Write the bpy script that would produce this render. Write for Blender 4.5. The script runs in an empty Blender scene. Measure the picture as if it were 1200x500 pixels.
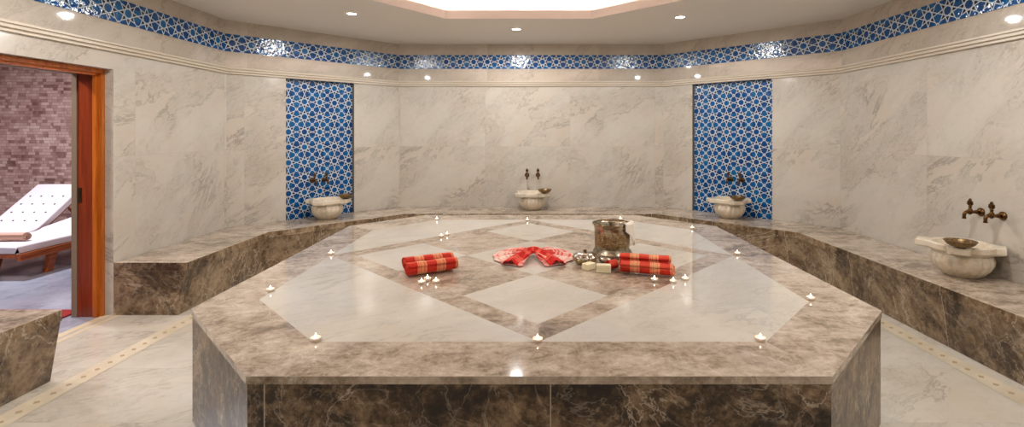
import bpy, math, random
from mathutils import Vector
R = random.Random(7)
PI = math.pi
SC = bpy.context.scene
COL = SC.collection

# ------------------------------------------------------------------ object helpers
def link(name, me, mats, parent=None):
    o = bpy.data.objects.new(name, me)
    COL.objects.link(o)
    if not isinstance(mats, (list, tuple)): mats = [mats]
    for m in mats: me.materials.append(m)
    if parent: o.parent = parent
    return o

def tag(o, label, cat, group=None, kind=None):
    o['label'] = label; o['category'] = cat
    if group: o['group'] = group
    if kind: o['kind'] = kind
    return o

def struct(o):
    o['kind'] = 'structure'; return o

def thing(name, loc, rz, label, cat, group=None):
    o = bpy.data.objects.new(name, None); COL.objects.link(o)
    o.empty_display_size = .1
    o.location = loc; o.rotation_euler = (0, 0, rz)
    return tag(o, label, cat, group)

def dup(root, loc, rz, label, name=None):
    r = root.copy(); COL.objects.link(r); r.location = loc; r.rotation_euler = (0, 0, rz); r['label'] = label
    for ch in root.children:
        c = ch.copy(); COL.objects.link(c); c.parent = r
        for g in ch.children:
            d = g.copy(); COL.objects.link(d); d.parent = c
    return r

class MB:
    """collects faces, with uv and material index, for one mesh"""
    def __init__(s): s.v = []; s.f = []; s.uv = []; s.mi = []; s.sm = []
    def add(s, pts, faces, mi=0, uvs=None, smooth=False):
        b = len(s.v); s.v += [tuple(p) for p in pts]
        for k, f in enumerate(faces):
            s.f.append([b + i for i in f]); s.mi.append(mi); s.sm.append(smooth)
            s.uv.append(uvs[k] if uvs else None)
        return s
    def quad(s, a, b, c, d, mi=0, uv=None):
        return s.add([a, b, c, d], [(0, 1, 2, 3)], mi, [uv] if uv else None)
    def poly(s, pts, mi=0, uv=None):
        return s.add(pts, [tuple(range(len(pts)))], mi, [uv] if uv else None)
    def box(s, x0, x1, y0, y1, z0, z1, mi=0):
        p = [(x, y, z) for z in (z0, z1) for y in (y0, y1) for x in (x0, x1)]
        return s.add(p, [(0, 2, 3, 1), (4, 5, 7, 6), (0, 1, 5, 4), (1, 3, 7, 5), (3, 2, 6, 7), (2, 0, 4, 6)], mi)
    def prism(s, pts, z0, z1, mi=0, top=True, bottom=True, mi_side=None):
        n = len(pts); v = [(x, y, z0) for x, y in pts] + [(x, y, z1) for x, y in pts]
        f = [(i, (i + 1) % n, n + (i + 1) % n, n + i) for i in range(n)]
        s.add(v, f, mi if mi_side is None else mi_side)
        if top: s.add([(x, y, z1) for x, y in pts], [tuple(range(n))], mi)
        if bottom: s.add([(x, y, z0) for x, y in pts], [tuple(reversed(range(n)))], mi)
        return s
    def lathe(s, prof, seg=48, mi=0, fn=None, c=(0, 0, 0), smooth=True, cap0=False, cap1=False):
        """prof: list of (r,z); fn(theta,r,z)->(r,z)"""
        v = []
        for r, z in prof:
            for i in range(seg):
                t = 2 * PI * i / seg
                rr, zz = fn(t, r, z) if fn else (r, z)
                v.append((c[0] + rr * math.cos(t), c[1] + rr * math.sin(t), c[2] + zz))
        f = []; uv = []
        for k in range(len(prof) - 1):
            for i in range(seg):
                j = (i + 1) % seg
                f.append((k * seg + i, k * seg + j, (k + 1) * seg + j, (k + 1) * seg + i))
                a = k / max(1, len(prof) - 1); b = (k + 1) / max(1, len(prof) - 1)
                z0 = prof[k][1]; z1 = prof[k + 1][1]
                uv.append([(i / seg, z0), ((i + 1) / seg, z0), ((i + 1) / seg, z1), (i / seg, z1)])
        if cap0: f.append(tuple(reversed(range(seg)))); uv.append(None)
        if cap1: f.append(tuple((len(prof) - 1) * seg + i for i in range(seg))); uv.append(None)
        return s.add(v, f, mi, uv, smooth)
    def tube(s, pts, rad, seg=12, mi=0, caps=True):
        pts = [Vector(p) for p in pts]; n = len(pts)
        rad = rad if isinstance(rad, (list, tuple)) else [rad] * n
        v = []; up = None
        for k, p in enumerate(pts):
            t = (pts[min(k + 1, n - 1)] - pts[max(k - 1, 0)]).normalized()
            if up is None:
                up = Vector((0, 0, 1)) if abs(t.z) < .9 else Vector((1, 0, 0))
            a = t.cross(up).normalized(); b = a.cross(t).normalized(); up = b
            for i in range(seg):
                th = 2 * PI * i / seg
                q = p + (a * math.cos(th) + b * math.sin(th)) * rad[k]; v.append(q)
        f = [(k * seg + i, k * seg + (i + 1) % seg, (k + 1) * seg + (i + 1) % seg, (k + 1) * seg + i) for k in range(n - 1) for i in range(seg)]
        s.add(v, f, mi, None, True)
        if caps:
            s.add(v[:seg], [tuple(range(seg))], mi); s.add(v[-seg:], [tuple(reversed(range(seg)))], mi)
        return s
    def grid(s, P, nu, nv, mi=0, uvf=None, smooth=True):
        v = [P(i / nu, j / nv) for j in range(nv + 1) for i in range(nu + 1)]
        f = []; uv = []
        for j in range(nv):
            for i in range(nu):
                f.append((j * (nu + 1) + i, j * (nu + 1) + i + 1, (j + 1) * (nu + 1) + i + 1, (j + 1) * (nu + 1) + i))
                uv.append([uvf(a, b) if uvf else (a, b) for a, b in ((i / nu, j / nv), ((i + 1) / nu, j / nv), ((i + 1) / nu, (j + 1) / nv), (i / nu, (j + 1) / nv))])
        return s.add(v, f, mi, uv, smooth)
    def build(s, name, mats, parent=None, bevel=0, fix=True, solid=0, sub=0):
        me = bpy.data.meshes.new(name)
        me.from_pydata([tuple(p) for p in s.v], [], s.f)
        uvl = me.uv_layers.new(name='UVMap')
        k = 0
        for pi, p in enumerate(me.polygons):
            u = s.uv[pi]
            for q in range(p.loop_total):
                uvl.data[p.loop_start + q].uv = u[q] if u else (0, 0)
            p.material_index = s.mi[pi]; p.use_smooth = s.sm[pi]
        me.update()
        if fix:
            import bmesh
            bm = bmesh.new(); bm.from_mesh(me)
            bmesh.ops.remove_doubles(bm, verts=bm.verts, dist=1e-5)
            bmesh.ops.recalc_face_normals(bm, faces=bm.faces)
            bm.to_mesh(me); bm.free()
        o = link(name, me, mats, parent)
        if solid:
            m = o.modifiers.new('solid', 'SOLIDIFY'); m.thickness = solid; m.offset = 0
        if sub:
            m = o.modifiers.new('sub', 'SUBSURF'); m.levels = sub; m.render_levels = sub
        if bevel:
            m = o.modifiers.new('bevel', 'BEVEL'); m.width = bevel; m.segments = 2; m.limit_method = 'ANGLE'; m.angle_limit = .6
        return o

def offset_path(pts, d, closed=True):
    """offset polyline to its right-hand side by d (room path runs clockwise, inside is on the right)"""
    n = len(pts); out = []
    for i in range(n):
        p = Vector(pts[i])
        a = Vector(pts[i - 1]) if (i > 0 or closed) else None
        b = Vector(pts[(i + 1) % n]) if (i < n - 1 or closed) else None
        ns = []
        if a is not None:
            t = (p - a).normalized(); ns.append(Vector((t.y, -t.x)))
        if b is not None:
            t = (b - p).normalized(); ns.append(Vector((t.y, -t.x)))
        if len(ns) == 1: out.append(tuple(p + ns[0] * d)); continue
        m = (ns[0] + ns[1]).normalized()
        out.append(tuple(p + m * d / max(.2, m.dot(ns[0]))))
    return out

def sweep(mb, path, prof, closed=True, mi=0, ends=False):
    """prof: list of (inward offset, z); uv = (length along path, running profile length)"""
    rings = [[(x, y, z) for x, y in offset_path(path, d, closed)] for d, z in prof]
    n = len(path); L = [0]
    for i in range(n):
        a = Vector(path[i]); b = Vector(path[(i + 1) % n]); L.append(L[-1] + (b - a).length)
    W = [0]
    for k in range(len(prof) - 1):
        W.append(W[-1] + math.hypot(prof[k + 1][0] - prof[k][0], prof[k + 1][1] - prof[k][1]))
    for k in range(len(prof) - 1):
        for i in range(n if closed else n - 1):
            j = (i + 1) % n
            mb.quad(rings[k][i], rings[k][j], rings[k + 1][j], rings[k + 1][i], mi,
                    [(L[i], W[k]), (L[i + 1], W[k]), (L[i + 1], W[k + 1]), (L[i], W[k + 1])])
    if ends and not closed:
        for q in (0, -1):
            e = [r[q] for r in rings]
            if (Vector(e[0]) - Vector(e[-1])).length < 1e-6: e = e[:-1]
            o_ = Vector(path[q]); uv = [(200.3 + .3 * ((Vector(p_).xy - o_).length), p_[2]) for p_ in e]
            mb.poly(e, mi, uv)

# ------------------------------------------------------------------ shader helpers
def s2l(c):
    return tuple(((x / 255) / 12.92 if x / 255 <= .04045 else ((x / 255 + .055) / 1.055) ** 2.4) for x in c) + (1,)

class V:
    """a value socket with arithmetic"""
    nt = None
    def __init__(s, sock): s.s = sock
    @staticmethod
    def m(op, *a):
        n = V.nt.nodes.new('ShaderNodeMath'); n.operation = op
        for i, x in enumerate(a):
            if isinstance(x, V): V.nt.links.new(x.s, n.inputs[i])
            else: n.inputs[i].default_value = x
        return V(n.outputs[0])
    def __add__(s, o): return V.m('ADD', s, o)
    __radd__ = __add__
    def __sub__(s, o): return V.m('SUBTRACT', s, o)
    def __rsub__(s, o): return V.m('SUBTRACT', o, s)
    def __mul__(s, o): return V.m('MULTIPLY', s, o)
    __rmul__ = __mul__
    def __truediv__(s, o): return V.m('DIVIDE', s, o)
    def __lt__(s, o): return V.m('LESS_THAN', s, o)
    def __gt__(s, o): return V.m('GREATER_THAN', s, o)
def vabs(a): return V.m('ABSOLUTE', a)
def vmin(a, b): return V.m('MINIMUM', a, b)
def vmax(a, b): return V.m('MAXIMUM', a, b)
def vfr(a): return V.m('FRACT', a)
def vfl(a): return V.m('FLOOR', a)

def newmat(name, rough=.5, metal=0, spec=.5):
    m = bpy.data.materials.new(name); m.use_nodes = True
    nt = m.node_tree; b = nt.nodes['Principled BSDF']
    b.inputs['Roughness'].default_value = rough; b.inputs['Metallic'].default_value = metal
    b.inputs['Specular IOR Level'].default_value = spec
    V.nt = nt
    return m, nt, b

def plain(name, col, rough=.5, metal=0, spec=.5):
    m, nt, b = newmat(name, rough, metal, spec)
    b.inputs['Base Color'].default_value = s2l(col)
    return m

def emit(name, col, st):
    m, nt, b = newmat(name)
    b.inputs['Base Color'].default_value = (0, 0, 0, 1)
    b.inputs['Emission Color'].default_value = s2l(col); b.inputs['Emission Strength'].default_value = st
    return m

def coords(kind='Object'):
    tc = V.nt.nodes.new('ShaderNodeTexCoord'); return tc.outputs[kind]
def sep(sock):
    n = V.nt.nodes.new('ShaderNodeSeparateXYZ'); V.nt.links.new(sock, n.inputs[0])
    return V(n.outputs[0]), V(n.outputs[1]), V(n.outputs[2])
def comb(x, y, z=0.0):
    n = V.nt.nodes.new('ShaderNodeCombineXYZ')
    for i, a in enumerate((x, y, z)):
        if isinstance(a, V): V.nt.links.new(a.s, n.inputs[i])
        else: n.inputs[i].default_value = a
    return n.outputs[0]
def noise(vec, scale, detail=4, rough=.5, dist=0.0, col=False):
    n = V.nt.nodes.new('ShaderNodeTexNoise'); V.nt.links.new(vec, n.inputs['Vector'])
    n.inputs['Scale'].default_value = scale; n.inputs['Detail'].default_value = detail
    n.inputs['Roughness'].default_value = rough; n.inputs['Distortion'].default_value = dist
    return n.outputs['Color'] if col else V(n.outputs['Fac'])
def white(vec):
    n = V.nt.nodes.new('ShaderNodeTexWhiteNoise'); n.noise_dimensions = '3D'
    V.nt.links.new(vec, n.inputs['Vector']); return V(n.outputs['Value'])
def ramp(fac, stops, interp='LINEAR'):
    n = V.nt.nodes.new('ShaderNodeValToRGB'); V.nt.links.new(fac.s, n.inputs[0]); r = n.color_ramp
    r.interpolation = interp
    while len(r.elements) < len(stops): r.elements.new(.5)
    for e, (p, c) in zip(r.elements, stops): e.position = p; e.color = s2l(c) if len(c) == 3 else c
    return n.outputs[0]
def mixc(fac, a, b, mode='MIX'):
    n = V.nt.nodes.new('ShaderNodeMix'); n.data_type = 'RGBA'; n.blend_type = mode
    if isinstance(fac, V): V.nt.links.new(fac.s, n.inputs[0])
    else: n.inputs[0].default_value = fac
    for i, x in ((6, a), (7, b)):
        if isinstance(x, tuple): n.inputs[i].default_value = s2l(x) if len(x) == 3 else x
        else: V.nt.links.new(x, n.inputs[i])
    return n.outputs[2]
def sstep(a, lo, hi):
    n = V.nt.nodes.new('ShaderNodeMapRange'); n.interpolation_type = 'SMOOTHSTEP'
    V.nt.links.new(a.s, n.inputs[0]); n.inputs[1].default_value = lo; n.inputs[2].default_value = hi
    return V(n.outputs[0])
def out(b, col): V.nt.links.new(col, b.inputs['Base Color'])
def bump(b, h, st, dist=.01):
    n = V.nt.nodes.new('ShaderNodeBump'); n.inputs['Strength'].default_value = st; n.inputs['Distance'].default_value = dist
    V.nt.links.new(h.s, n.inputs['Height']); V.nt.links.new(n.outputs[0], b.inputs['Normal'])

def marble_white(name, base, dark, warm, tu=0, tv=0, ou=0, ov=0, mode='UV', rough=.16, joint=(176, 166, 154), veinamt=.55, sc=1.0, patch=0):
    m, nt, b = newmat(name, rough, 0, .5)
    if mode == 'UV':
        u, v, _ = sep(coords('UV')); base_vec = None
    else:
        u, v, w = sep(coords('Object'))
    if tu:
        cu = (u + ou) / tu; cv = (v + ov) / tv
        ru = white(comb(vfl(cu), vfl(cv), 1.0))
        x = u + ru * 37.0; y = v + ru * 19.0
        ju = vmin(vfr(cu), 1.0 - vfr(cu)) * tu; jv = vmin(vfr(cv), 1.0 - vfr(cv)) * tv
        jd = vmin(ju, jv)
    else: x, y, ru = u, v, None
    z = w if mode != 'UV' else 0.0
    # veins run diagonally
    vx = x * .8 + y * .6; vy = x * -.6 + y * .8
    st = comb(vx * .6, vy * 1.35, z)
    cloud = noise(comb(x, y, z), 1.1 * sc, 6, .65, .4)
    n1 = noise(st, 1.3 * sc, 9, .68, .5)
    n2 = noise(st, 5.0 * sc, 9, .72, .6)
    fine = noise(comb(x, y, z), 22.0 * sc, 4, .7)
    vein = (1.0 - sstep(vabs(n1 - .5), 0.0, .022)) * sstep(cloud, .40, .62)
    vein2 = (1.0 - sstep(vabs(n2 - .5), 0.0, .022)) * sstep(n1, .46, .60)
    c = mixc(sstep(cloud, .3, .7), base, warm)
    c = mixc(sstep(n1, .42, .72) * .32, c, dark)
    c = mixc(sstep(n2, .48, .78) * .30, c, dark)
    c = mixc(sstep(fine, .5, .75) * .14, c, dark)
    c = mixc(vein * veinamt, c, dark)
    c = mixc(vein2 * (veinamt * .7), c, dark)
    if tu:
        c = mixc(ru * .06, c, dark)
        c = mixc((jd < .0018) * .4, c, joint)
    out(b, c)
    return m

def marble_brown(name, tu=0, tv=0, mode='Object', rough=.14, seed=0.0, pal=((104, 89, 72), (146, 130, 112), (177, 161, 143), (198, 184, 166), (222, 210, 194)), sc=1.0, cut=(.32, .42, .50, .60, .74)):
    m, nt, b = newmat(name, rough, 0, .5)
    x, y, z = sep(coords('Object'))
    jd = None
    if tu:
        u, v, _ = sep(coords('UV'))
        cu = u / tu; ru = white(comb(vfl(cu), vfl(v * tv) if tv else 0.0, seed))
        x = x + ru * 31.0; z = z + ru * 17.0
        jd = vmin(vfr(cu), 1.0 - vfr(cu)) * tu
    at = nt.nodes.new('ShaderNodeAttribute'); at.attribute_name = 'shift'
    sh = V(at.outputs['Fac'])
    x = x + sh * 23.0 + seed; y = y + sh * 11.0
    p = comb(x, y, z)
    n0 = noise(p, 2.2 * sc, 6, .62, .8)
    n1 = noise(comb(x * .8 + y * .6, y * 1.5 - x * .5, z * 1.3), 3.4 * sc, 9, .68, 1.4)
    n2 = noise(p, 24, 6, .75)
    f = n0 * .45 + n1 * .52 + (n2 - .5) * .42
    c = ramp(f, list(zip(cut, pal)))
    v1 = noise(comb(x * 1.0, y * 1.2, z * 1.0), 1.9, 7, .6, 1.0)
    v2 = noise(p, 5.0, 6, .6, .8)
    vein = (1.0 - sstep(vabs(v1 - .5), 0.0, .010)) * .6 * sstep(n0, .4, .55)
    vein2 = (1.0 - sstep(vabs(v2 - .5), 0.0, .016)) * .2
    c = mixc(vmax(vein, vein2), c, (216, 202, 182))
    if jd is not None: c = mixc((jd < .0025) * .6, c, (205, 190, 168))
    out(b, c)
    return m

def star_tile(name, per=.2, ou=0., ov=0.):
    m, nt, b = newmat(name, .13, 0, .5)
    u, v, _ = sep(coords('UV'))
    x = vabs(vfr((u + ou) / per + .5) - .5); y = vabs(vfr((v + ov) / per + .5) - .5)
    X = vmax(x, y); Y = vmin(x, y)
    Rr = .50; a = Rr * math.cos(math.radians(67.5)); c, s = math.cos(PI / 8), math.sin(PI / 8)
    d1 = X * c + Y * s - a
    d2 = X * s + Y * c - a
    d3 = X * c - Y * s - a
    ld = vmin(vabs(d1), vmin(vabs(d2), vabs(d3)))
    w = .0205
    line = ld < w
    gapM = (Y < .018) * (X > .47)
    dC = (.5 - X) + (.5 - Y)
    ring = (dC < .11)
    diag = ((X - Y) < .024) * (X > .35)
    whitef = vmax(vmax(line, gapM), vmax(ring, diag))
    dark_c = (dC < .045)
    octo = d1 < 0.0
    oval = (d2 > 0.0) * (d3 > 0.0)
    blue = vmax(octo, oval)
    rv = white(comb(vfl((u + ou) / per * 2.0 + .5), vfl((v + ov) / per * 2.0 + .5), 3.0))
    bl = ramp(rv, [(0, (2, 58, 116)), (.5, (4, 76, 138)), (1, (10, 96, 152))])
    col = mixc(blue, (22, 34, 56), bl)
    col = mixc(whitef, col, (196, 210, 222))
    col = mixc(dark_c, col, (40, 52, 60))
    out(b, col)
    bump(b, noise(comb(u, v), 26, 1, .5), .35, .012)
    return m

def wood(name, ca, cb, rough=.3, ax='z'):
    m, nt, b = newmat(name, rough)
    x, y, z = sep(coords('Object'))
    if ax == 'z': p = comb(x * 14.0, y * 14.0, z * .9)
    elif ax == 'y': p = comb(x * 14.0, y * .9, z * 14.0)
    else: p = comb(x * .9, y * 14.0, z * 14.0)
    n = noise(p, 2.0, 6, .6, .8)
    out(b, ramp(n, [(.3, ca), (.7, cb)]))
    return m

def mosaic(name):
    m, nt, b = newmat(name, .35)
    u, v, _ = sep(coords('UV'))
    rh = .042; row = vfl(v / rh)
    off = white(comb(row, 0.0, 5.0))
    cw = .15
    cu = u / cw + off * 3.0
    # every cell is split in two at a random place, so the bricks vary in length
    cell = vfl(cu); fr = vfr(cu)
    sp = white(comb(cell, row, 9.0)) * .6 + .2
    side = fr > sp
    r = white(comb(cell * 2.0 + side, row, 2.0))
    big = noise(comb(u, v), 3.0, 3, .6)
    c = ramp(r * .6 + big * .9 - .2, [(.1, (104, 70, 64)), (.3, (148, 112, 102)), (.5, (180, 146, 134)), (.75, (200, 168, 156)), (1, (222, 198, 188))])
    jd = vmin(vmin(vfr(v / rh), 1.0 - vfr(v / rh)) * rh, vmin(vabs(fr - sp), vmin(fr, 1.0 - fr)) * cw)
    c = mixc(jd < .0016, c, (116, 92, 88))
    out(b, c)
    return m

def plaid(name, red, cream, wine, su, sv, fr=.42, wu=.35, wv=.85):
    """red and cream checked cotton; u across, v along, metres"""
    m, nt, b = newmat(name, .85, 0, .2)
    u, v, _ = sep(coords('UV'))
    def bands(t, p):
        f = vfr(t / p)
        big = (f < fr)
        thin = vmax((vabs(f - .58) < .022), vmax((vabs(f - .68) < .022), (vabs(f - .88) < .03)))
        return big, thin
    bu, tu_ = bands(u, su); bv, tv_ = bands(v, sv)
    redness = vmin(1.0, bv * wv + bu * wu + vmax(tu_, tv_) * .45)
    c = mixc(redness, cream, red)
    c = mixc((bu * bv) * .6, c, wine)
    n = noise(comb(u, v), 180, 2, .5)
    c = mixc(sstep(n, .3, .8) * .18, c, cream)
    out(b, c)
    bump(b, n, .5, .002)
    return m

def aged_metal(name, ca, cb, rough=.3, scale=40, pattern=False):
    m, nt, b = newmat(name, rough, 1.0)
    x, y, z = sep(coords('Object'))
    n = noise(comb(x, y, z), scale, 5, .6)
    c = ramp(n, [(.32, ca), (.66, cb)])
    if pattern:
        u, v, _ = sep(coords('UV'))
        band = (v > .075) * (v < .175)
        pu = vfr(u * 22.0) - .5; pv = vfr(v / .034) - .5
        dd = V.m('SQRT', pu * pu + pv * pv)
        mo = vabs(V.m('SINE', dd * 16.0 + n * 4.0)) * band
        c = mixc(mo * .75, c, (178, 140, 70))
        dk = sstep(noise(comb(u * 22.0, v * 30.0), 3.0, 4, .6), .5, .6) * band
        c = mixc(dk * .6, c, (48, 38, 28))
        bump(b, mo, .6, .004)
    else:
        bump(b, n, .25, .003)
    out(b, c)
    return m

# ------------------------------------------------------------------ materials
M = {}
M['wall'] = marble_white('wall_marble', (205, 199, 189), (150, 143, 133), (200, 189, 174), 1.22, .87, .02, -.43, rough=.12, veinamt=.8)
M['wall_upper'] = marble_white('upper_wall_marble', (204, 195, 183), (150, 140, 128), (196, 184, 168), 1.6, 3.0, .3, .4, rough=.045)
M['cornice'] = plain('cornice_marble', (206, 194, 176), .3)
M['tile'] = star_tile('blue_star_tile', .19, .0, .015)
M['tile_band'] = star_tile('blue_star_tile_band', .1975, 0, .1975 / 2)
M['brown'] = marble_brown('brown_marble_top', 1.25, 0, rough=.16)
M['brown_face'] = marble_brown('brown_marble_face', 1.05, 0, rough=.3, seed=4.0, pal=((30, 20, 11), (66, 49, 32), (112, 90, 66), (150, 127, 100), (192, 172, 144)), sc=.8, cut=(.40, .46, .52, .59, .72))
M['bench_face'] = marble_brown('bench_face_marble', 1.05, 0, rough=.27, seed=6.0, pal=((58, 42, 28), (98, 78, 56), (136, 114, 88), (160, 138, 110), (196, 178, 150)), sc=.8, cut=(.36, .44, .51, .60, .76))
M['brown_slab'] = marble_brown('brown_marble_inlay', 0, 0, rough=.07, seed=2.0)
M['white_slab'] = marble_white('white_marble_inlay', (208, 203, 194), (166, 161, 152), (202, 194, 178), mode='Object', rough=.09, veinamt=.5, sc=1.1)
M['floor'] = marble_white('floor_marble', (214, 208, 197), (150, 143, 132), (203, 193, 175), 7.3, .58, 3.6, .38, mode='Object', rough=.14, veinamt=.6)
M['lounge_floor'] = marble_white('lounge_floor_marble', (176, 180, 192), (116, 116, 128), (150, 152, 168), 1.2, 1.2, 0, .2, mode='Object', rough=.12, veinamt=.7)
M['ceiling'] = plain('ceiling_paint', (226, 220, 212), .6)
M['cove'] = plain('cove_paint', (244, 234, 228), .6)
M['basin'] = marble_white('basin_marble', (232, 222, 204), (186, 168, 144), (222, 206, 180), mode='Object', rough=.2, veinamt=.7, sc=4)
M['bronze'] = aged_metal('aged_bronze', (54, 36, 22), (128, 92, 54), .32, 60)
M['bowl_metal'] = aged_metal('engraved_brass', (84, 66, 44), (168, 142, 104), .3, 120)
M['silver'] = aged_metal('embossed_silver', (120, 108, 92), (232, 226, 214), .22, 70)
M['bucket'] = aged_metal('chased_metal', (104, 96, 82), (200, 188, 164), .3, 30, True)
M['grout'] = plain('tile_edge', (120, 110, 98), .5)
M['wood'] = wood('orange_wood', (168, 80, 18), (214, 122, 40), .3)
M['wood_dark'] = wood('red_brown_wood', (112, 40, 14), (150, 62, 24), .28)
M['wood_y'] = wood('lounger_wood', (120, 52, 20), (178, 96, 44), .35, 'y')
M['stone_edge'] = plain('grey_stone_edge', (136, 122, 104), .4)
M['mosaic'] = mosaic('brown_mosaic')
M['fabric'] = plain('white_mattress', (222, 214, 216), .9, 0, .1)
M['button'] = plain('dark_button', (70, 60, 60), .6)
M['towel_beige'] = plain('beige_towel', (186, 150, 132), .95, 0, .1)
M['red_mat'] = plain('red_mat', (150, 20, 18), .9)
M['soap'] = plain('cream_soap', (238, 226, 190), .4)
M['white_cloth'] = plain('white_cloth', (236, 228, 214), .9, 0, .1)
M['plaid'] = plaid('red_check', (206, 20, 20), (222, 168, 122), (176, 8, 12), .11, .125, .52)
M['plaid_pale'] = plaid('red_check_pale', (216, 30, 28), (240, 222, 206), (196, 12, 14), .23, .15, .5, .5, .5)
M['plaid_red'] = plaid('red_check_band', (210, 20, 20), (232, 120, 96), (180, 8, 12), .3, .11, .6)
M['candle_cup'] = plain('candle_cup', (226, 208, 190), .35)
M['wax'] = plain('candle_wax', (244, 226, 205), .5)
M['flame'] = emit('flame', (255, 214, 186), 18)
M['lamp'] = emit('downlight_lens', (255, 244, 228), 30)
M['led'] = emit('cove_led', (255, 232, 218), 20)
M['trim_white'] = plain('downlight_trim', (236, 230, 222), .35)
M['steel'] = plain('strike_plate', (96, 84, 66), .35, 1)

# inlay strip: cream with brown lozenges
def strip_mat():
    m, nt, b = newmat('cream_inlay', .2)
    u, v, _ = sep(coords('UV'))
    f = vabs(vfr(u / .1) - .5) * .1; g = vabs(v - .065)
    dm = (f / .020 + g / .020) < 1.0
    n = noise(comb(u, v), 6, 4, .6)
    c = ramp(n, [(.3, (204, 190, 164)), (.7, (222, 210, 186))])
    out(b, mixc(dm, c, (178, 158, 128)))
    return m
M['strip'] = strip_mat()

# ------------------------------------------------------------------ room shell
Z_CEIL = 2.768
ROOM = [(-3.44, 1.2), (-3.44, 5.48), (-1.92, 7.0), (1.88, 7.0), (3.44, 5.45), (3.44, 1.2), (1.84, -.4), (-1.84, -.4)]
NAMES = ['wall_left', 'wall_back_left', 'wall_back', 'wall_back_right', 'wall_right', 'wall_front_right', 'wall_front', 'wall_front_left']
Z_LOW = 2.19
DOOR = (2.94, 4.0, 2.015)      # y0, y1, top

def wall_quad(mb, a, b, t0, t1, z0, z1, back=0., u0=0., mi=0):
    A = Vector(a); B = Vector(b); d = (B - A).normalized(); nrm = Vector((d.y, -d.x))
    p = A + d * t0 - nrm * back; q = A + d * t1 - nrm * back
    mb.quad((p.x, p.y, z0), (q.x, q.y, z0), (q.x, q.y, z1), (p.x, p.y, z1), mi,
            [(u0 + t0, z0), (u0 + t1, z0), (u0 + t1, z1), (u0 + t0, z1)])

def niche(mb, a, b, t0, t1, z0, z1, depth, mi):
    A = Vector(a); B = Vector(b); d = (B - A).normalized(); nrm = Vector((d.y, -d.x))
    def P(t, bk): return A + d * t - nrm * bk
    for t in (t0, t1):
        p = P(t, 0); q = P(t, depth)
        mb.quad((p.x, p.y, z0), (q.x, q.y, z0), (q.x, q.y, z1), (p.x, p.y, z1), mi)

for i, nm in enumerate(NAMES):
    a = ROOM[i]; b = ROOM[(i + 1) % 8]
    L = (Vector(b) - Vector(a)).length
    mb = MB()
    if nm == 'wall_left':
        y0, y1, zt = DOOR; y0 -= 1.2; y1 -= 1.2
        wall_quad(mb, a, b, 0, y0, 0, Z_LOW, u0=.62)
        wall_quad(mb, a, b, y1, L, 0, Z_LOW, u0=.62)
        wall_quad(mb, a, b, y0, y1, zt, Z_LOW, u0=.62)
        # marble reveal round the opening
        for y in (DOOR[0], DOOR[1]):
            mb.quad((-3.44, y, 0), (-3.51, y, 0), (-3.51, y, zt), (-3.44, y, zt), 0, [(0, 0), (.07, 0), (.07, zt), (0, zt)])
        mb.quad((-3.44, DOOR[0], zt), (-3.51, DOOR[0], zt), (-3.51, DOOR[1], zt), (-3.44, DOOR[1], zt), 0, [(0, 0), (.07, 0), (.07, 1), (0, 1)])
    elif nm in ('wall_back_left', 'wall_back_right'):
        if nm == 'wall_back_left': t0, t1 = .443 * 1.4142, 1.05 * 1.4142
        else: t0, t1 = L - 1.256 * 1.4142 + .02, L - .508 * 1.4142 + .0
        u0 = -t0 + .13
        wall_quad(mb, a, b, 0, t0, 0, Z_LOW, u0=u0 + .3)
        wall_quad(mb, a, b, t1, L, 0, Z_LOW, u0=u0 + .3)
        wall_quad(mb, a, b, t0, t1, 0, .4, u0=u0)
        niche(mb, a, b, t0, t1, .4, Z_LOW, .06, 1)
        tp = MB(); wall_quad(tp, a, b, t0, t1, .4, Z_LOW, .06, u0=-t0 + .141 if nm == 'wall_back_left' else -t0 + .122)
        # back of the tiled panel, so it has thickness
        wall_quad(tp, a, b, t0, t1, .4, Z_LOW, .08)
        struct(tp.build('trim_1' if nm == 'wall_back_left' else 'trim_2', M['tile']))
    else:
        uo = 0.0
        if nm == 'wall_back': uo = -0.02 + (1.22 - .02)
        wall_quad(mb, a, b, 0, L, 0, Z_LOW, u0=uo)
    # outer skin
    Lo = .12 if nm != 'wall_left' else .12
    struct(mb.build(nm, [M['wall'], M['grout']], fix=False))

mb = MB(); sweep(mb, ROOM, [(-.02, 2.23), (-.02, 2.4145)]); sweep(mb, ROOM, [(-.02, 2.612), (-.02, Z_CEIL)])
struct(mb.build('trim_3', M['wall_upper']))
mb = MB(); sweep(mb, ROOM, [(-.015, 2.4145), (-.015, 2.612)])
struct(mb.build('trim_4', M['tile_band']))
mb = MB(); sweep(mb, ROOM, [(-.02, 2.234), (.03, 2.234), (.04, 2.228), (.04, 2.214), (.026, 2.211), (.026, 2.204), (.034, 2.201), (.034, 2.186), (.016, 2.183), (.016, 2.177), (.022, 2.174), (.022, 2.160), (-.01, 2.155)])
struct(mb.build('trim_5', M['cornice']))

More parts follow.
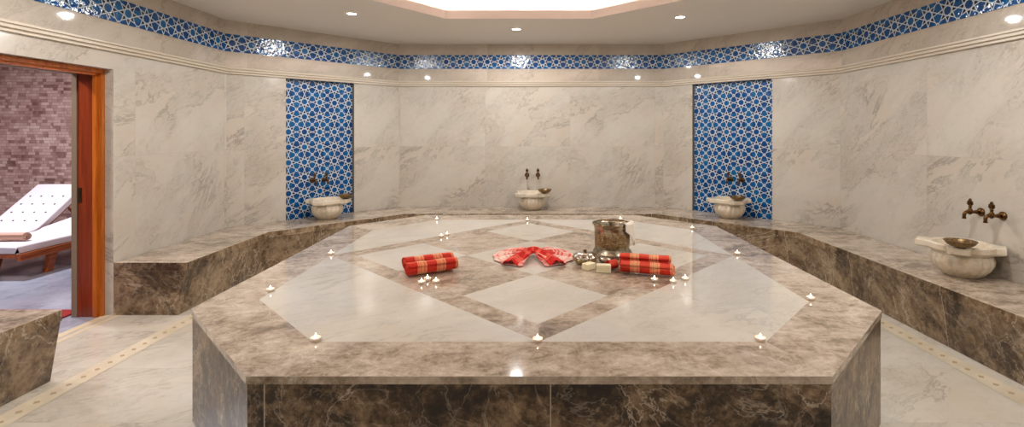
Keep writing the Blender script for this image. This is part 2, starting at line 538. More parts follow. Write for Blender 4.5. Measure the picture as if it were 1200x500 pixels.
# ceiling with the octagonal opening and lit cove
HOLE = [(-1.9, 2.4), (-1.9, 4.2), (-.97, 5.44), (.66, 5.44), (1.75, 4.39), (1.75, 2.4), (.66, 1.35), (-.97, 1.35)]
HOLE = HOLE[::1]
RO = offset_path(ROOM, -.2)
mb = MB()
for i in range(8):
    j = (i + 1) % 8
    mb.quad(RO[i] + (Z_CEIL,), RO[j] + (Z_CEIL,), HOLE[j] + (Z_CEIL,), HOLE[i] + (Z_CEIL,))
struct(mb.build('ceiling', M['ceiling']))
mb = MB()
sweep(mb, HOLE, [(0, Z_CEIL), (0, 2.862), (-.035, 2.862), (-.035, 2.80), (-.34, 2.80), (-.34, 3.08)])
H2 = offset_path(HOLE, -.34)
mb.poly([p + (3.08,) for p in H2])
struct(mb.build('trim_6', M['cove'], fix=False))
mb = MB(); sweep(mb, HOLE, [(-.17, 2.803), (-.17, 2.818), (-.20, 2.818), (-.20, 2.803)])
tag(mb.build('cove_light_strip', M['led']), 'warm light strip hidden in the ceiling cove around the octagonal opening', 'light strip')

# floor
mb = MB(); FO = offset_path(ROOM, -.06)
mb.prism(FO, -.05, 0)
struct(mb.build('floor', M['floor']))
# inlaid strips with lozenges
mb = MB(); path = [(-3.44, .6), (-3.44, 5.48), (-1.92, 7.0), (1.88, 7.0), (3.44, 5.45), (3.44, .6)]
sweep(mb, path, [(.62, .0015), (.75, .0015)], closed=False)
struct(mb.build('trim_7', M['strip'], fix=False))
mb = MB(); mb.box(-3.52, -3.455, DOOR[0], DOOR[1], -.01, .003); mb.box(-3.42, -3.385, DOOR[0] - .3, DOOR[1], -.01, .0015)
struct(mb.build('trim_8', plain('threshold_marble', (214, 198, 166), .25)))

# ------------------------------------------------------------------ door frame
y0, y1, zt = DOOR
mb = MB()
def frame_ring(x0, x1, inset, mi):
    mb.box(x0, x1, y1 - inset, y1, 0, zt, mi); mb.box(x0, x1, y0, y0 + inset, 0, zt, mi)
    mb.box(x0, x1, y0 + inset, y1 - inset, zt - inset, zt, mi)
frame_ring(-3.535, -3.51, .035, 0)
frame_ring(-3.565, -3.535, .055, 0)
frame_ring(-3.575, -3.565, .02, 1)
frame_ring(-3.70, -3.575, .04, 1)
frame_ring(-3.745, -3.70, .045, 2)
df = struct(mb.build('door_1', [M['wood'], M['wood_dark'], M['stone_edge']], bevel=.003))
mb = MB(); mb.box(-3.69, -3.665, y1 - .044, y1 - .039, .93, 1.05); mb.box(-3.683, -3.672, y1 - .046, y1 - .043, .96, 1.02)
mb.build('strike_plate', M['steel'], df)

# ------------------------------------------------------------------ lounge behind the door
mb = MB(); mb.box(-8.2, -3.5, 1.5, 7.2, -.05, 0.0)
mb.box(-3.52, -3.46, y0, y1, -.05, -.001)
struct(mb.build('lounge_floor', M['lounge_floor']))
mb = MB(); mb.quad((-8.2, 7.0, 0), (-3.6, 7.0, 0), (-3.6, 7.0, 2.8), (-8.2, 7.0, 2.8), 0, [(0, 0), (4.6, 0), (4.6, 2.8), (0, 2.8)])
mb.quad((-8.2, 1.5, 0), (-8.2, 7.0, 0), (-8.2, 7.0, 2.8), (-8.2, 1.5, 2.8), 0, [(0, 0), (5.5, 0), (5.5, 2.8), (0, 2.8)])
struct(mb.build('lounge_wall_mosaic', M['mosaic']))
mb = MB(); mb.quad((-8.2, 1.5, 0), (-3.6, 1.5, 0), (-3.6, 1.5, 2.8), (-8.2, 1.5, 2.8))
mb.quad((-3.74, 1.5, 0), (-3.74, y0, 0), (-3.74, y0, 2.8), (-3.74, 1.5, 2.8))
mb.quad((-3.74, y1, 0), (-3.74, 7.0, 0), (-3.74, 7.0, 2.8), (-3.74, y1, 2.8))
mb.quad((-3.74, y0, zt), (-3.74, y1, zt), (-3.74, y1, 2.8), (-3.74, y0, 2.8))
struct(mb.build('lounge_wall', plain('lounge_plaster', (150, 132, 118), .7)))
mb = MB(); mb.box(-8.2, -3.74, 1.5, 7.0, 2.8, 2.85)
struct(mb.build('lounge_ceiling', M['ceiling']))
mb = MB(); mb.box(-4.7, -3.79, 3.25, 4.1, 0.0, .012)
tag(mb.build('door_mat', M['red_mat'], bevel=.003), 'red mat on the lounge floor just inside the doorway', 'mat')

def mattress_sheet(w, prof, th, n=8):
    """prof: list of (y,z) of the top line; a rounded slab following it"""
    mb = MB(); K = len(prof)
    ring = []
    for s, dz in ((-1, -th), (-1.0, -.012), (-.96, 0), (-.5, .004), (0, .004), (.5, .004), (.96, 0), (1.0, -.012), (1, -th)):
        ring.append((s * w / 2, dz))
    n = len(ring)
    v = []
    for k, (y, z) in enumerate(prof):
        a = prof[max(0, k - 1)]; b = prof[min(K - 1, k + 1)]
        t = Vector((b[0] - a[0], b[1] - a[1])).normalized(); nn = (-t.y, t.x)
        for rx, rz in ring: v.append((rx, y + nn[0] * rz, z + nn[1] * rz))
    f = [(k * n + i, k * n + (i + 1) % n, (k + 1) * n + (i + 1) % n, (k + 1) * n + i) for k in range(K - 1) for i in range(n)]
    f += [tuple(range(n)), tuple(reversed(range((K - 1) * n, K * n)))]
    mb.add(v, f); return mb

def lounger(loc, ang, label):
    t = thing('sun_lounger', loc, 0, label, 'sun lounger', 'wooden loungers in the lounge')
    w = .64; hy = .80; Lb = .78; Ls = 1.95
    zt_ = .27
    ca, sa = math.cos(ang), math.sin(ang)
    f = MB()
    for s in (-1, 1):
        f.box(s * w / 2 - .02, s * w / 2 + .02, 0, Ls, zt_ - .075, zt_ - .005)
    for yy in (.0, .5, 1.0, 1.5, Ls - .04): f.box(-w / 2 + .02, w / 2 - .02, yy, yy + .04, zt_ - .05, zt_ - .01)
    f.build('frame', M['wood_y'], t, bevel=.004)
    for yy in (.32, 1.6):
        for s in (-1, 1):
            l = MB(); x = s * (w / 2 - .03)
            l.add([(x - .025, yy - .03, 0), (x + .025, yy - .03, 0), (x + .025, yy + .04, 0), (x - .025, yy + .04, 0),
                   (x - .025, yy + .02, zt_ - .04), (x + .025, yy + .02, zt_ - .04), (x + .025, yy + .11, zt_ - .04), (x - .025, yy + .11, zt_ - .04)],
                  [(0, 3, 2, 1), (4, 5, 6, 7), (0, 1, 5, 4), (1, 2, 6, 5), (2, 3, 7, 6), (3, 0, 4, 7)])
            l.build('leg', M['wood_y'], t, bevel=.003)
    for s in (-1, 1):
        b = MB()
        x = s * (w / 2 - .045)
        P = [(hy + .02, zt_ - .05), (hy + .02 + Lb * ca, zt_ - .05 + Lb * sa)]
        nz = (-sa * .05, ca * .05)
        b.add([(x - .018, P[0][0], P[0][1]), (x + .018, P[0][0], P[0][1]), (x + .018, P[1][0], P[1][1]), (x - .018, P[1][0], P[1][1]),
               (x - .018, P[0][0] + nz[0], P[0][1] + nz[1]), (x + .018, P[0][0] + nz[0], P[0][1] + nz[1]), (x + .018, P[1][0] + nz[0], P[1][1] + nz[1]), (x - .018, P[1][0] + nz[0], P[1][1] + nz[1])],
              [(0, 3, 2, 1), (4, 5, 6, 7), (0, 1, 5, 4), (1, 2, 6, 5), (2, 3, 7, 6), (3, 0, 4, 7)])
        b.build('backrest_rail', M['wood_y'], t, bevel=.003)
    if ang > .4:
        for s in (-1, 1):
            p = MB(); x = s * (w / 2 - .06)
            p.tube([(x, hy + .55 * ca + .02, zt_ - .03 + .55 * sa), (x, hy + .72, zt_ - .02)], .014, 8)
            p.build('prop', M['wood_y'], t)
    th = .075; base = zt_ + th
    prof = [(-.02, base - .01), (.0, base)] + [(hy * k / 6, base) for k in range(1, 6)]
    for k in range(5):
        a = ang * k / 4
        prof.append((hy - .06 + .03 * k, base + (k / 4) ** 2 * .03))
    y_, z_ = prof[-1]
    for k in range(1, 7): prof.append((y_ + ca * Lb * k / 6.3, z_ + sa * Lb * k / 6.3 + .0))
    mt = mattress_sheet(w - .02, prof, th).build('mattress', M['fabric'], t, bevel=.012)
    for r in range(4):
        for c in range(4):
            if ang < .4: continue
            q = .12 + r * .18
            yy = y_ + ca * Lb * q; zz = z_ + sa * Lb * q
            xx = -.21 + c * .14
            bb = MB(); bb.lathe([(0.0001, .008), (.008, .006), (.011, 0)], 10)
            o = bb.build('button', M['button'], mt)
            o.location = (xx, yy - sa * .004, zz + ca * .004); o.rotation_euler = (ang, 0, 0)
    return t
lounger((-5.52, 4.93, 0), .16, 'lounger nearest the doorway, nearly flat white mattress with a beige towel roll on it')
lounger((-6.20, 4.95, 0), .64, 'lounger with its buttoned white backrest raised steeply, behind the flat one')
lounger((-4.33, 4.97, 0), .16, 'lounger mostly hidden behind the door jamb, only its white foot end showing')

def roll_mesh(r, L, turns=2.6, n=90, thick=.006, wob=.0, seed=0, fl=.92):
    rr = random.Random(seed)
    mb = MB()
    def P(u, v):
        a = u * turns * 2 * PI
        rad = r * (.28 + .72 * u)
        x = (v - .5) * L
        w = 1 + wob * math.sin(v * 9 + seed) * u + wob * .6 * math.sin(v * 23 + seed * 2)
        e = .006 * math.sin(a * 1.3 + seed) * (1 if v > .5 else -1) * (abs(v - .5) * 2) ** 8
        return (x + e, rad * w * math.cos(a - PI * .35), r + rad * w * fl * math.sin(a - PI * .35) )
    mb.grid(P, n, 24, uvf=lambda a, b: (a * a * turns * r * 5.0, b * L))
    return mb

o = roll_mesh(.045, .42, seed=3).build('rolled_towel', M['towel_beige'], solid=.008, fix=False)
o.location = (-5.56, 5.15, .353); o.rotation_euler = (0, 0, .05)
tag(o, 'beige towel rolled up on the flat lounger inside the doorway', 'towel')

# ------------------------------------------------------------------ marble benches
BZ = .4325
def bench(name, path, label, end_y=None):
    t = thing(name, (0, 0, 0), 0, label, 'bench', None)
    s = MB(); sweep(s, path, [(.004, BZ - .07), (.004, BZ), (.603, BZ)], closed=False)
    sweep(s, path, [(.603, BZ), (.603, BZ - .07), (.004, BZ - .07)], closed=False, mi=1)
    for q in (0, -1):
        e = [offset_path(path, d, False)[q] + (z,) for d, z in ((.004, BZ - .07), (.004, BZ), (.603, BZ), (.603, BZ - .07))]
        s.poly(e, 1, [(201.3 + .9 * i_, p_[2]) if False else (200.3 + .3 * (Vector(p_).xy - Vector(path[q])).length, p_[2]) for i_, p_ in enumerate(e)])
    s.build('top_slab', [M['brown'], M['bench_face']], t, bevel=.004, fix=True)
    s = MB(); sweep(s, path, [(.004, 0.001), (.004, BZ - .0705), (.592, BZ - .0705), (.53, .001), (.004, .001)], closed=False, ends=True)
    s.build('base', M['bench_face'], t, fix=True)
    return t
bench('marble_bench', [(-3.44, 4.0), (-3.44, 5.48), (-1.92, 7.0), (1.88, 7.0), (3.44, 5.45), (3.44, 1.25)],
      'long brown marble bench running around the back and right walls under the basins')
bench('marble_bench', [(-3.44, 1.25), (-3.44, 2.94)], 'brown marble bench end in the left foreground, before the doorway')

# ------------------------------------------------------------------ platform
PZ = .5814
OUT = [(-1.08, 1.836), (-1.775, 2.534), (-1.80, 4.80), (-1.18, 5.43), (1.12, 5.43), (1.80, 4.78), (1.80, 2.51), (1.132, 1.836)]
INN = [(-.967, 2.14), (-1.503, 2.68), (-1.503, 4.58), (-1.00, 5.13), (.95, 5.13), (1.50, 4.60), (1.50, 2.645), (1.026, 2.14)]
plat = thing('marble_platform', (0, 0, 0), 0, 'large octagonal marble heating platform in the middle of the floor with white and brown inlay', 'platform')
mb = MB(); mb.prism([(x * .9975, 3.64 + (y - 3.64) * .9975) for x, y in OUT], 0.0, PZ - .0305, top=False)
n8 = len(OUT)
mb = MB()
Lc = 0
for i in range(n8):
    a = Vector(OUT[i]); b = Vector(OUT[(i + 1) % n8]); c = Vector((0, 3.64)); a = c + (a - c) * .9975; b = c + (b - c) * .9975
    L = (b - a).length; u0 = (i + 1) * 10.5 - (0.0)
    k = L / math.ceil(L / 1.6)
    mb.quad((a.x, a.y, 0), (b.x, b.y, 0), (b.x, b.y, PZ - .0305), (a.x, a.y, PZ - .0305), 0, [(u0 + .02, 0), (u0 + L * .98, 0), (u0 + L * .98, .5), (u0 + .02, .5)])
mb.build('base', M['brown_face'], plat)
# top slab: flush pieces of brown and white marble, one mesh
mb = MB(); shifts = []
def piece(pts, mi):
    a = sum(p[0] * pts[(i + 1) % len(pts)][1] - pts[(i + 1) % len(pts)][0] * p[1] for i, p in enumerate(pts))
    if a < 0: pts = pts[::-1]
    mb.poly([(x, y, PZ) for x, y in pts], mi); shifts.append(R.random())
cx, cy = 0.0, 3.638
IL, IR, IF, IB = (-1.503, cy), (1.50, cy), (.03, 2.14), (-.03, 5.13)
# border
for i in range(8):
    j = (i + 1) % 8
    piece([OUT[i], OUT[j], INN[j], INN[i]], 0)
# four white corner pieces
piece([IF, INN[0], INN[1], IL], 1)
piece([IL, INN[2], INN[3], IB], 1)
piece([IB, INN[4], INN[5], IR], 1)
piece([IR, INN[6], INN[7], IF], 1)
# diamond: lines at +-k0 (outer band), +-k1, +-k2 along the two diagonals, mapped bilinearly
def D(s, t):   # s,t in [-1,1]; s: from front-left side to back-right, t: front-right to back-left
    u = (s + 1) / 2; v = (t + 1) / 2
    # corners: (-1,-1)=front, (1,-1)=right, (1,1)=back, (-1,1)=left
    p = [IF[k] * (1 - u) * (1 - v) + IR[k] * u * (1 - v) + IB[k] * u * v + IL[k] * (1 - u) * v for k in (0, 1)]
    return (p[0], p[1])
g = [-1, -.868, -.325, .325, .868, 1]
for a in range(5):
    for b_ in range(5):
        q = [D(g[a], g[b_]), D(g[a + 1], g[b_]), D(g[a + 1], g[b_ + 1]), D(g[a], g[b_ + 1])]
        if a in (0, 4) or b_ in (0, 4):
            continue
        piece(q, 1 if (a + b_) % 2 == 0 else 0)
# bands (four long strips)
piece([D(-1, -1), D(1, -1), D(.868, -.868), D(-.868, -.868)], 0)
piece([D(1, -1), D(1, 1), D(.868, .868), D(.868, -.868)], 0)
piece([D(1, 1), D(-1, 1), D(-.868, .868), D(.868, .868)], 0)
piece([D(-1, 1), D(-1, -1), D(-.868, -.868), D(-.868, .868)], 0)
nt_ = len(shifts)
for i in range(8):
    a = OUT[i]; b = OUT[(i + 1) % 8]
    mb.quad((a[0], a[1], PZ - .03), (b[0], b[1], PZ - .03), b + (PZ,), a + (PZ,), 0); shifts.append(.3 + i * .07)
mb.poly([(x, y, PZ - .03) for x, y in OUT], 0); shifts.append(0)
top = mb.build('top_slab', [M['brown_slab'], M['white_slab']], plat, fix=False)
at = top.data.attributes.new('shift', 'FLOAT', 'FACE')
for i, s_ in enumerate(shifts): at.data[i].value = s_

# ------------------------------------------------------------------ basins
def rim_r(t):
    # circle with four rounded corner lobes on the diagonals
    r = .205
    for k in range(4):
        a = PI / 4 + k * PI / 2
        d = (t - a + PI) % (2 * PI) - PI
        if abs(d) < .5:
            w = .066; Rl = (.244, .244, .272, .272)[k]
            cand = min(Rl / math.cos(d), w / max(1e-4, abs(math.sin(d))))
            r = max(r, cand)
    return r
def make_basin(loc, rz, label):
    t = thing('marble_basin', loc, rz, label, 'basin', 'carved marble basins on the bench')
    mb = MB()
    H = .27
    def flute(th, r, z):
        if r < .06: return r, z
        k = abs(math.sin(th * 9)) ** .5
        return r * (.925 + .08 * k * (1 if z < .19 else .3) + (.0 if z < .19 else .05)), z
    mb.lathe([(.0001, 0), (.105, 0), (.112, .008), (.135, .03), (.165, .065), (.183, .105), (.187, .14), (.178, .175), (.163, .195), (.165, .205), (.195, .215)], 96, fn=flute)
    mb.v = [(a, b, c * .9) for a, b, c in mb.v]
    mb.build('bowl', M['basin'], t)
    mb = MB(); seg = 144
    def ringpts(f, z): return [(f(2 * PI * i / seg) * math.cos(2 * PI * i / seg), f(2 * PI * i / seg) * math.sin(2 * PI * i / seg), z) for i in range(seg)]
    rings = [ringpts(lambda a: .185, .2), ringpts(lambda a: rim_r(a) - .012, .214), ringpts(lambda a: rim_r(a), .222), ringpts(lambda a: rim_r(a), .262),
             ringpts(lambda a: rim_r(a) - .008, .27), ringpts(lambda a: .178, .27), ringpts(lambda a: .170, .262), ringpts(lambda a: .158, .2), ringpts(lambda a: .12, .15), ringpts(lambda a: .001, .135)]
    v = [p for r in rings for p in r]
    f = [(k * seg + i, k * seg + (i + 1) % seg, (k + 1) * seg + (i + 1) % seg, (k + 1) * seg + i) for k in range(len(rings) - 1) for i in range(seg)]
    mb.add(v, f, 0, None, False)
    mb.v = [(a, b, c * .9) for a, b, c in mb.v]
    o = mb.build('rim', M['basin'], t)
    return t
BAS = [  # x, y, rotation (local -y faces the room)
    ((-2.55, 6.06), PI / 4, 'marble basin before the left blue tiled panel'),
    ((0.0, 6.76), 0, 'marble basin in the middle of the back wall'),
    ((2.47, 6.11), -PI / 4, 'marble basin before the right blue tiled panel'),
    ((3.215, 3.65), -PI / 2, 'largest looking marble basin, on the bench by the right wall')]
b0 = None
for (xy, rz, lb) in BAS:
    if b0 is None: b0 = make_basin((xy[0], xy[1], BZ), rz, lb)
    else: dup(b0, (xy[0], xy[1], BZ), rz, lb)

# metal bowls resting on each basin rim
def bowl_mesh():
    mb = MB()
    mb.lathe([(.0001, 0), (.03, 0), (.034, .004), (.06, .012), (.083, .028), (.093, .046), (.098, .05), (.096, .052), (.090, .047), (.079, .031), (.057, .016), (.03, .008), (.0001, .007)], 48)
    mb.lathe([(.0001, .007), (.012, .007), (.013, .014), (.006, .018), (.0001, .018)], 24)
    return mb
ob = bowl_mesh().build('metal_bowl', M['bowl_metal'])
labs = ['brass bowl on the rim of the basin by the left blue panel', 'brass bowl on the rim of the back wall basin',
        'brass bowl on the rim of the basin by the right blue panel', 'brass bowl on the rim of the near basin at the right wall']
for k, (xy, rz, lb) in enumerate(BAS):
    o = ob if k == 0 else ob.copy()
    if k: COL.objects.link(o)
    lx, ly = .165, -.155
    o.location = (xy[0] + lx * math.cos(rz) - ly * math.sin(rz), xy[1] + lx * math.sin(rz) + ly * math.cos(rz), BZ + .2435)
    tag(o, labs[k], 'bowl', 'metal bowls on the basins')

# taps
def make_tap(loc, rz, label):
    t = thing('wall_tap', loc, rz, label, 'tap', 'antique bronze taps')
    # local: wall at y=0, room towards -y
    mb = MB()
    mb.tube([(0, 0, 0), (0, -.008, 0), (0, -.014, 0), (0, -.022, 0)], [.032, .032, .024, .014], 24)
    mb.build('wall_flange', M['bronze'], t)
    mb = MB()
    mb.tube([(0, -.018, 0), (0, -.035, 0), (0, -.04, 0), (0, -.048, 0), (0, -.07, 0), (0, -.085, 0), (0, -.092, 0)], [.012, .012, .017, .012, .013, .02, .02], 16)
    mb.tube([(0, -.075, .0), (0, -.09, 0.002), (0, -.112, 0.002), (0, -.126, -.006), (0, -.131, -.022), (0, -.131, -.036), (0, -.131, -.05)], [.014, .017, .013, .012, .012, .011, .0145], 16)
    mb.build('spout', M['bronze'], t)
    mb = MB()
    mb.lathe([(.014, 0), (.017, .012), (.010, .02), (.009, .032), (.015, .036), (.008, .041), (.0085, .046)], 16, c=(0, -.085, .006))
    # leaf shaped key
    n = 9
    out_ = [(0, .046), (.012, .052), (.023, .064), (.017, .072), (.020, .082), (.009, .086), (.006, .097), (0, .104)]
    pts = out_ + [(-x, z) for x, z in reversed(out_[1:-1])]
    m_ = len(pts)
    mb.add([(x, -.092, z) for x, z in pts] + [(x, -.078, z) for x, z in pts],
           [tuple(range(m_)), tuple(reversed(range(m_, 2 * m_)))] + [(i, (i + 1) % m_, m_ + (i + 1) % m_, m_ + i) for i in range(m_)])
    mb.build('handle', M['bronze'], t)
    return t
TAPS = []
def wallpt(i, tt, back=0):
    a = Vector(ROOM[i]); b = Vector(ROOM[i + 1]); d = (b - a).normalized(); nrm = Vector((d.y, -d.x))
    p = a + d * tt - nrm * back; return p.x, p.y
L3 = (Vector(ROOM[4]) - Vector(ROOM[3])).length
TL = [(wallpt(1, .73 * 1.414 - .075, .06), PI / 4, 'left tap over the basin on the left blue panel'),
      (wallpt(1, .73 * 1.414 + .075, .06), PI / 4, 'right tap over the basin on the left blue panel'),
      ((-.078, 7.0), 0, 'left tap over the back wall basin'),
      ((.078, 7.0), 0, 'right tap over the back wall basin'),
      (wallpt(3, L3 - .83 * 1.414 - .075, .06), -PI / 4, 'left tap over the basin on the right blue panel'),
      (wallpt(3, L3 - .83 * 1.414 + .075, .06), -PI / 4, 'right tap over the basin on the right blue panel'),
      ((3.44, 3.735), -PI / 2, 'left tap, the one farther away, over the basin at the right wall'),
      ((3.44, 3.56), -PI / 2, 'right tap, the one nearer the camera, over the basin at the right wall')]
t0_ = None
for (xy, rz, lb) in TL:
    loc = (xy[0], xy[1], .89)
    if t0_ is None: t0_ = make_tap(loc, rz, lb)
    else: dup(t0_, loc, rz, lb)

# ------------------------------------------------------------------ things on the platform
def px(x, y, z=PZ):
    """point on the level z seen at photo pixel x,y (measurements of the photo turned into metres)"""
    d = 1.5 - z; Y = d * 571 / (y - 155); return ((x - 624) * Y / 571, Y)

bk = thing('metal_bucket', (.598, 3.66, PZ), .4, 'engraved metal bucket with a flared base standing near the middle of the platform', 'bucket')
mb = MB()
mb.lathe([(.0001, .004), (.135, .004), (.150, .0), (.152, .012), (.145, .03), (.128, .055), (.127, .07), (.130, .075), (.133, .175), (.134, .18), (.131, .188), (.134, .195), (.133, .205), (.138, .222), (.146, .232),
          (.146, .238), (.141, .238), (.130, .22), (.128, .06), (.12, .03), (.0001, .028)], 96)
mb.build('body', M['bucket'], bk)
mb = MB(); mb.lathe([(.143, .232), (.149, .235), (.149, .241), (.143, .243), (.139, .240), (.139, .234), (.143, .232)], 64)
mb.build('rim', M['bowl_metal'], bk)
for s in (0, PI):
    mb = MB()
    a = s - .4 + PI / 2
    pts = [(math.cos(a) * .143 + -math.sin(a) * .02 * math.cos(q) , math.sin(a) * .143 + math.cos(a) * .02 * math.cos(q), .205 + .014 * math.sin(q)) for q in [k * 2 * PI / 12 for k in range(13)]]
    mb.tube(pts, .004, 8)
    mb.build('handle_ring', M['bowl_metal'], bk)
# washcloth over the bucket rim
bx_, by_ = .598, 3.66
mb = MB()
def CL(u, v):
    a = math.radians(-62 + 62 * u)
    s = v * .24
    if s < .09: r = .139 - .012 - .0 * s; z = .25 - (.09 - s) * 1.0 + .0
    else: r = 0; z = 0
    t = v
    # path: inside up, over the rim, down outside
    if t < .2: r = .124; z = .205 + t / .2 * .045
    elif t < .35: q = (t - .2) / .15; r = .124 + q * .036; z = .250 + .007 * math.sin(q * PI)
    else: q = (t - .35) / .65; r = .160 + .006 * math.sin(u * 9) * q; z = .250 - q * (.05 + .13 * u)
    return (bx_ + r * math.cos(a), by_ + r * math.sin(a), PZ + z)
mb.grid(CL, 20, 24)
tag(mb.build('wash_cloth', M['white_cloth'], solid=.004, fix=False), 'white cloth hanging over the right rim of the metal bucket', 'cloth')

# lidded silver box
sx, sy = .368, 3.415
sb = thing('silver_box', (sx, sy, PZ), 0, 'round silver lidded box between the red cloth and the bucket', 'box')
def fl(th, r, z):
    if .02 < r: return r * (1 + .025 * math.cos(th * 16)), z
    return r, z
mb = MB(); mb.lathe([(.0001, 0), (.05, 0), (.055, .004), (.072, .015), (.083, .032), (.084, .045), (.0001, .045)], 96, fn=fl)
mb.build('body', aged_metal('box_metal', (110, 92, 50), (206, 190, 140), .28, 60), sb)
mb = MB(); mb.lathe([(.086, .044), (.088, .048), (.084, .056), (.07, .070), (.05, .079), (.03, .083), (.0001, .085)], 96, fn=fl)
ld = mb.build('lid', M['silver'], sb)
mb = MB(); mb.lathe([(.012, .082), (.009, .087), (.014, .093), (.01, .098), (.0001, .1)], 20)
mb.build('knob', M['bronze'], sb)

# small dish
mb = MB(); mb.lathe([(.0001, 0), (.025, 0), (.026, .004), (.038, .012), (.045, .026), (.049, .031), (.047, .032), (.042, .026), (.034, .013), (.015, .008), (.0001, .008)], 40)
o = mb.build('small_dish', M['silver']); o.location = (.508, 3.425, PZ)
tag(o, 'small silver dish at the foot of the bucket behind the soap', 'dish')

# soaps
def soap(loc, rz, sz, lb):
    mb = MB(); mb.box(-sz[0] / 2, sz[0] / 2, -sz[1] / 2, sz[1] / 2, 0, sz[2])
    o = mb.build('soap_bar', M['soap'], bevel=.005); o.location = loc; o.rotation_euler = (0, 0, rz)
    tag(o, lb, 'soap', 'cream soap bars on the platform'); return o
soap((.378, 3.275, PZ), .75, (.085, .055, .042), 'cream soap bar lying slantwise, next to the silver box')
soap((.468, 3.205, PZ), -.12, (.094, .05, .052), 'cream soap bar standing square, next to the right towel rolls')

# towel rolls
def towel(x, y, z, rz, r, L, seed, lb, mat=None, tilt=0):
    o = roll_mesh(r, L, seed=seed, wob=.03).build('rolled_towel', mat or M['plaid'], solid=.006, fix=False)
    o.location = (x, y, z); o.rotation_euler = (0, tilt, rz)
    tag(o, lb, 'towel', 'red checked towel rolls on the platform'); return o
towel(-.655, 3.165, PZ + .003, .50, .046, .33, 1, 'front roll of the two red checked towels left on the platform')
towel(-.70, 3.285, PZ + .006, .48, .046, .33, 2, 'back roll of the two red checked towels left on the platform')
towel(.735, 3.135, PZ + .003, -.30, .042, .335, 4, 'front roll of the two red checked towels right on the platform')
towel(.75, 3.246, PZ + .022, -.27, .044, .325, 5, 'back roll of the two red checked towels right on the platform')
# spiralled end of a third piece
o = roll_mesh(.034, .07, turns=2.2, seed=6, wob=.05).build('rolled_towel', M['plaid'], solid=.006, fix=False)
o.location = (.532, 3.272, PZ + .003); o.rotation_euler = (0, 0, .5)
tag(o, 'short curled red towel end left of the right pair of rolls', 'towel', 'red checked towel rolls on the platform')

# spread cloth, two fanned wings joined by a raised fold
kx, ky = .008, 3.60
mb = MB()
def wing(sgn):
    def P(u, v):
        ph = math.radians(-74 + 138 * u)      # from the front to the back
        rr = .02 + v * (.262 + .03 * math.sin(u * PI) + .008 * math.sin(u * 37))
        x = sgn * rr * math.cos(ph) * .95; y = rr * math.sin(ph) * 1.04
        fold = .5 + .5 * math.cos(u * 2 * PI * 5.0 + 1.1 * math.sin(v * 4) + sgn * .7)
        env = math.sin(min(1, v * 1.6) * PI / 2) * (1 - v) ** .5
        z = .007 + .040 * fold * env + .030 * math.exp(-(v * 4) ** 2)
        return (kx + x, ky + y, PZ + z)
    return P
for sgn in (1, -1):
    mb.grid(wing(sgn), 110, 30, uvf=lambda a, b: (b * .23 + .0, a * .62 + .03))
# raised fold running over both wings like an arch
def arch(u, v):
    s = u * 2 - 1; q = abs(s)
    x = s * (.13 + .035 * q); y = .02 - .285 * q ** 2.2
    tx = (.13 + .07 * q); ty = -.62 * q ** 1.2
    l = math.hypot(tx, ty); nx = -ty / l * (1 if s > 0 else -1); ny = tx / l
    wd = .040 + .018 * q
    d = (v - .5) * 2
    z = .066 - .026 * q - d * d * .030 + .006 * math.sin(d * 7 + q * 3)
    return (kx + x + d * wd * nx, ky + y + d * wd * ny, PZ + max(.008, z))
mb.grid(arch, 80, 14, mi=1, uvf=lambda a, b: (b * .12 + .02, a * .55 + .045))
tag(mb.build('spread_cloth', [M['plaid_pale'], M['plaid_red']], solid=.004, fix=False), 'red and white checked cloth spread like two wings at the middle of the platform', 'cloth')

# tealights
def make_candle():
    t = thing('tealight_candle', (0, 0, 0), 0, 'x', 'candle', 'tealight candles on the platform')
    mb = MB(); mb.lathe([(.0001, 0), (.019, 0), (.0205, .003), (.0225, .016), (.0215, .016), (.0195, .011)], 24)
    mb.build('cup', M['candle_cup'], t)
    mb = MB(); mb.lathe([(.0195, .011), (.0001, .0115)], 20); mb.build('wax', M['wax'], t)
    mb = MB(); mb.lathe([(.0001, .012), (.0035, .015), (.0048, .020), (.0030, .027), (.0001, .034)], 12); mb.build('flame', M['flame'], t)
    return t
CA = [(370, 399, 'tealight at the front left corner of the white inlay'), (630, 400, 'tealight at the middle of the front edge of the inlay'),
      (891, 399, 'tealight at the front right corner of the white inlay'), (317, 341, 'tealight by the left edge, second from the front on that side'),
      (950, 351, 'tealight by the right edge, second from the front on that side'), (388, 298, 'tealight at the left tip of the inlaid diamond'),
      (864, 298, 'tealight at the right tip of the inlaid diamond'), (512, 257.5, 'tealight at the back left corner of the inlay'),
      (618, 258.5, 'tealight at the back tip of the inlaid diamond, before the back basin'), (727, 257.5, 'tealight at the back right corner of the inlay, above the bucket'),
      (811, 268, 'tealight on the right border, nearest the right blue panel'),
      (517, 277.5, 'left one of the close pair of tealights behind the left towels'), (524, 275.5, 'right one of the close pair of tealights behind the left towels'),
      (494, 332, 'leftmost of the three tealights before the left towels'), (501, 328, 'middle and farthest of the three tealights before the left towels'),
      (511, 331, 'rightmost of the three tealights before the left towels'),
      (767, 329, 'leftmost of the three tealights before the right towels'), (789, 331, 'middle of the three tealights before the right towels'),
      (803, 328, 'rightmost of the three tealights before the right towels')]
c0 = make_candle()
for k, (x, y, lb) in enumerate(CA):
    X_, Y_ = px(x, y)
    if k == 0: c0.location = (X_, Y_, PZ); c0['label'] = lb
    else: dup(c0, (X_, Y_, PZ), k * .7, lb)

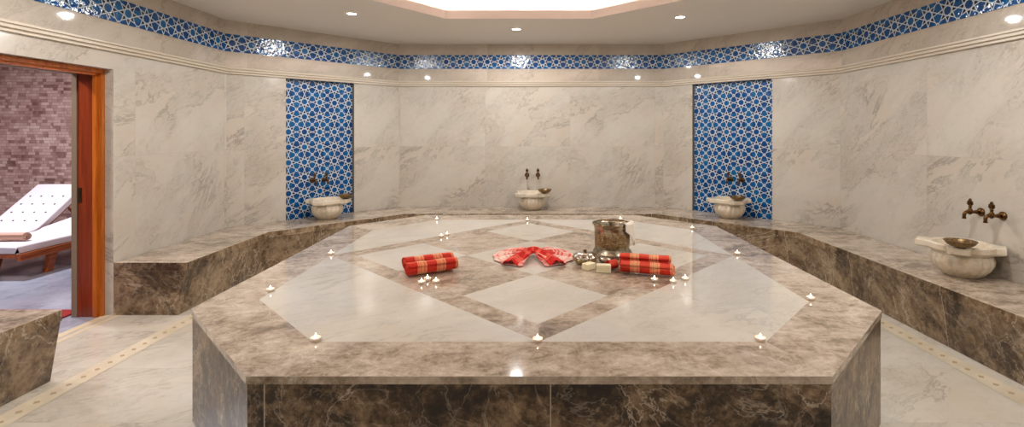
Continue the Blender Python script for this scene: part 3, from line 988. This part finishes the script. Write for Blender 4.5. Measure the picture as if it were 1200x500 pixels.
# ------------------------------------------------------------------ downlights
def light(name, kind, loc, energy, col, **kw):
    l = bpy.data.lights.new(name, kind); l.energy = energy; l.color = col
    for k, v in kw.items(): setattr(l, k, v)
    o = bpy.data.objects.new(name, l); COL.objects.link(o); o.location = loc
    return o
DL = [(-1.934, 5.209, 'ceiling downlight at the back left, above the left blue panel'), (-.199, 5.984, 'ceiling downlight at the middle of the back'),
      (1.625, 5.363, 'ceiling downlight at the back right, above the right blue panel'),
      (-2.4, 2.9, 'downlight above the doorway side, outside the frame'), (2.4, 2.9, 'downlight above the right bench, outside the frame'),
      (-2.1, 1.4, 'downlight at the front left, outside the frame'), (2.1, 1.4, 'downlight at the front right, outside the frame')]
d0 = None
def make_dl():
    t = thing('ceiling_downlight', (0, 0, 0), 0, 'x', 'downlight', 'recessed ceiling downlights')
    mb = MB(); mb.lathe([(.046, -.001), (.050, -.006), (.060, -.005), (.064, -.0005)], 40); mb.build('trim_ring', M['trim_white'], t)
    mb = MB(); mb.lathe([(.048, -.0015), (.0001, -.0015)], 32); mb.build('lens', M['lamp'], t)
    return t
for k, (x, y, lb) in enumerate(DL):
    if k == 0: d0 = make_dl(); d0.location = (x, y, Z_CEIL); d0['label'] = lb
    else: dup(d0, (x, y, Z_CEIL), 0, lb)
    light('downlight_lamp', 'AREA', (x, y, Z_CEIL - .012), 11, (1, .975, .955), shape='DISK', size=.09)
    a = light('downlight_lamp', 'SPOT', (x, y, Z_CEIL - .016), 30, (1, .975, .955), spot_size=math.radians(172), spot_blend=.25, shadow_soft_size=.04)
# lounge light
light('lounge_lamp', 'AREA', (-5.9, 4.9, 2.7), 85, (.86, .88, 1.0), shape='DISK', size=.25)
light('lounge_lamp', 'AREA', (-4.6, 3.2, 2.7), 35, (1, .86, .84), shape='DISK', size=.2)

w = bpy.data.worlds.new('world'); SC.world = w; w.use_nodes = True
w.node_tree.nodes['Background'].inputs[0].default_value = (1, .9, .8, 1); w.node_tree.nodes['Background'].inputs[1].default_value = .05

# ------------------------------------------------------------------ camera
cam = bpy.data.cameras.new('camera'); co = bpy.data.objects.new('camera', cam); COL.objects.link(co)
co.location = (0, 0, 1.5); co.rotation_euler = (PI / 2, 0, 0)
cam.sensor_width = 36; cam.lens = 571 / 1200 * 36
cam.shift_x = (600 - 624) / 1200; cam.shift_y = -(250 - 155) / 1200
cam.clip_start = .05
SC.camera = co
vs = SC.view_settings
SC.display_settings.display_device = 'sRGB'
vs.view_transform = 'Standard'; vs.look = 'None'; vs.gamma = 1; vs.use_curve_mapping = False
vs.exposure = 0.22
SC.cycles.use_denoising = True
SC.cycles.max_bounces = 8
SC.cycles.sample_clamp_indirect = 6
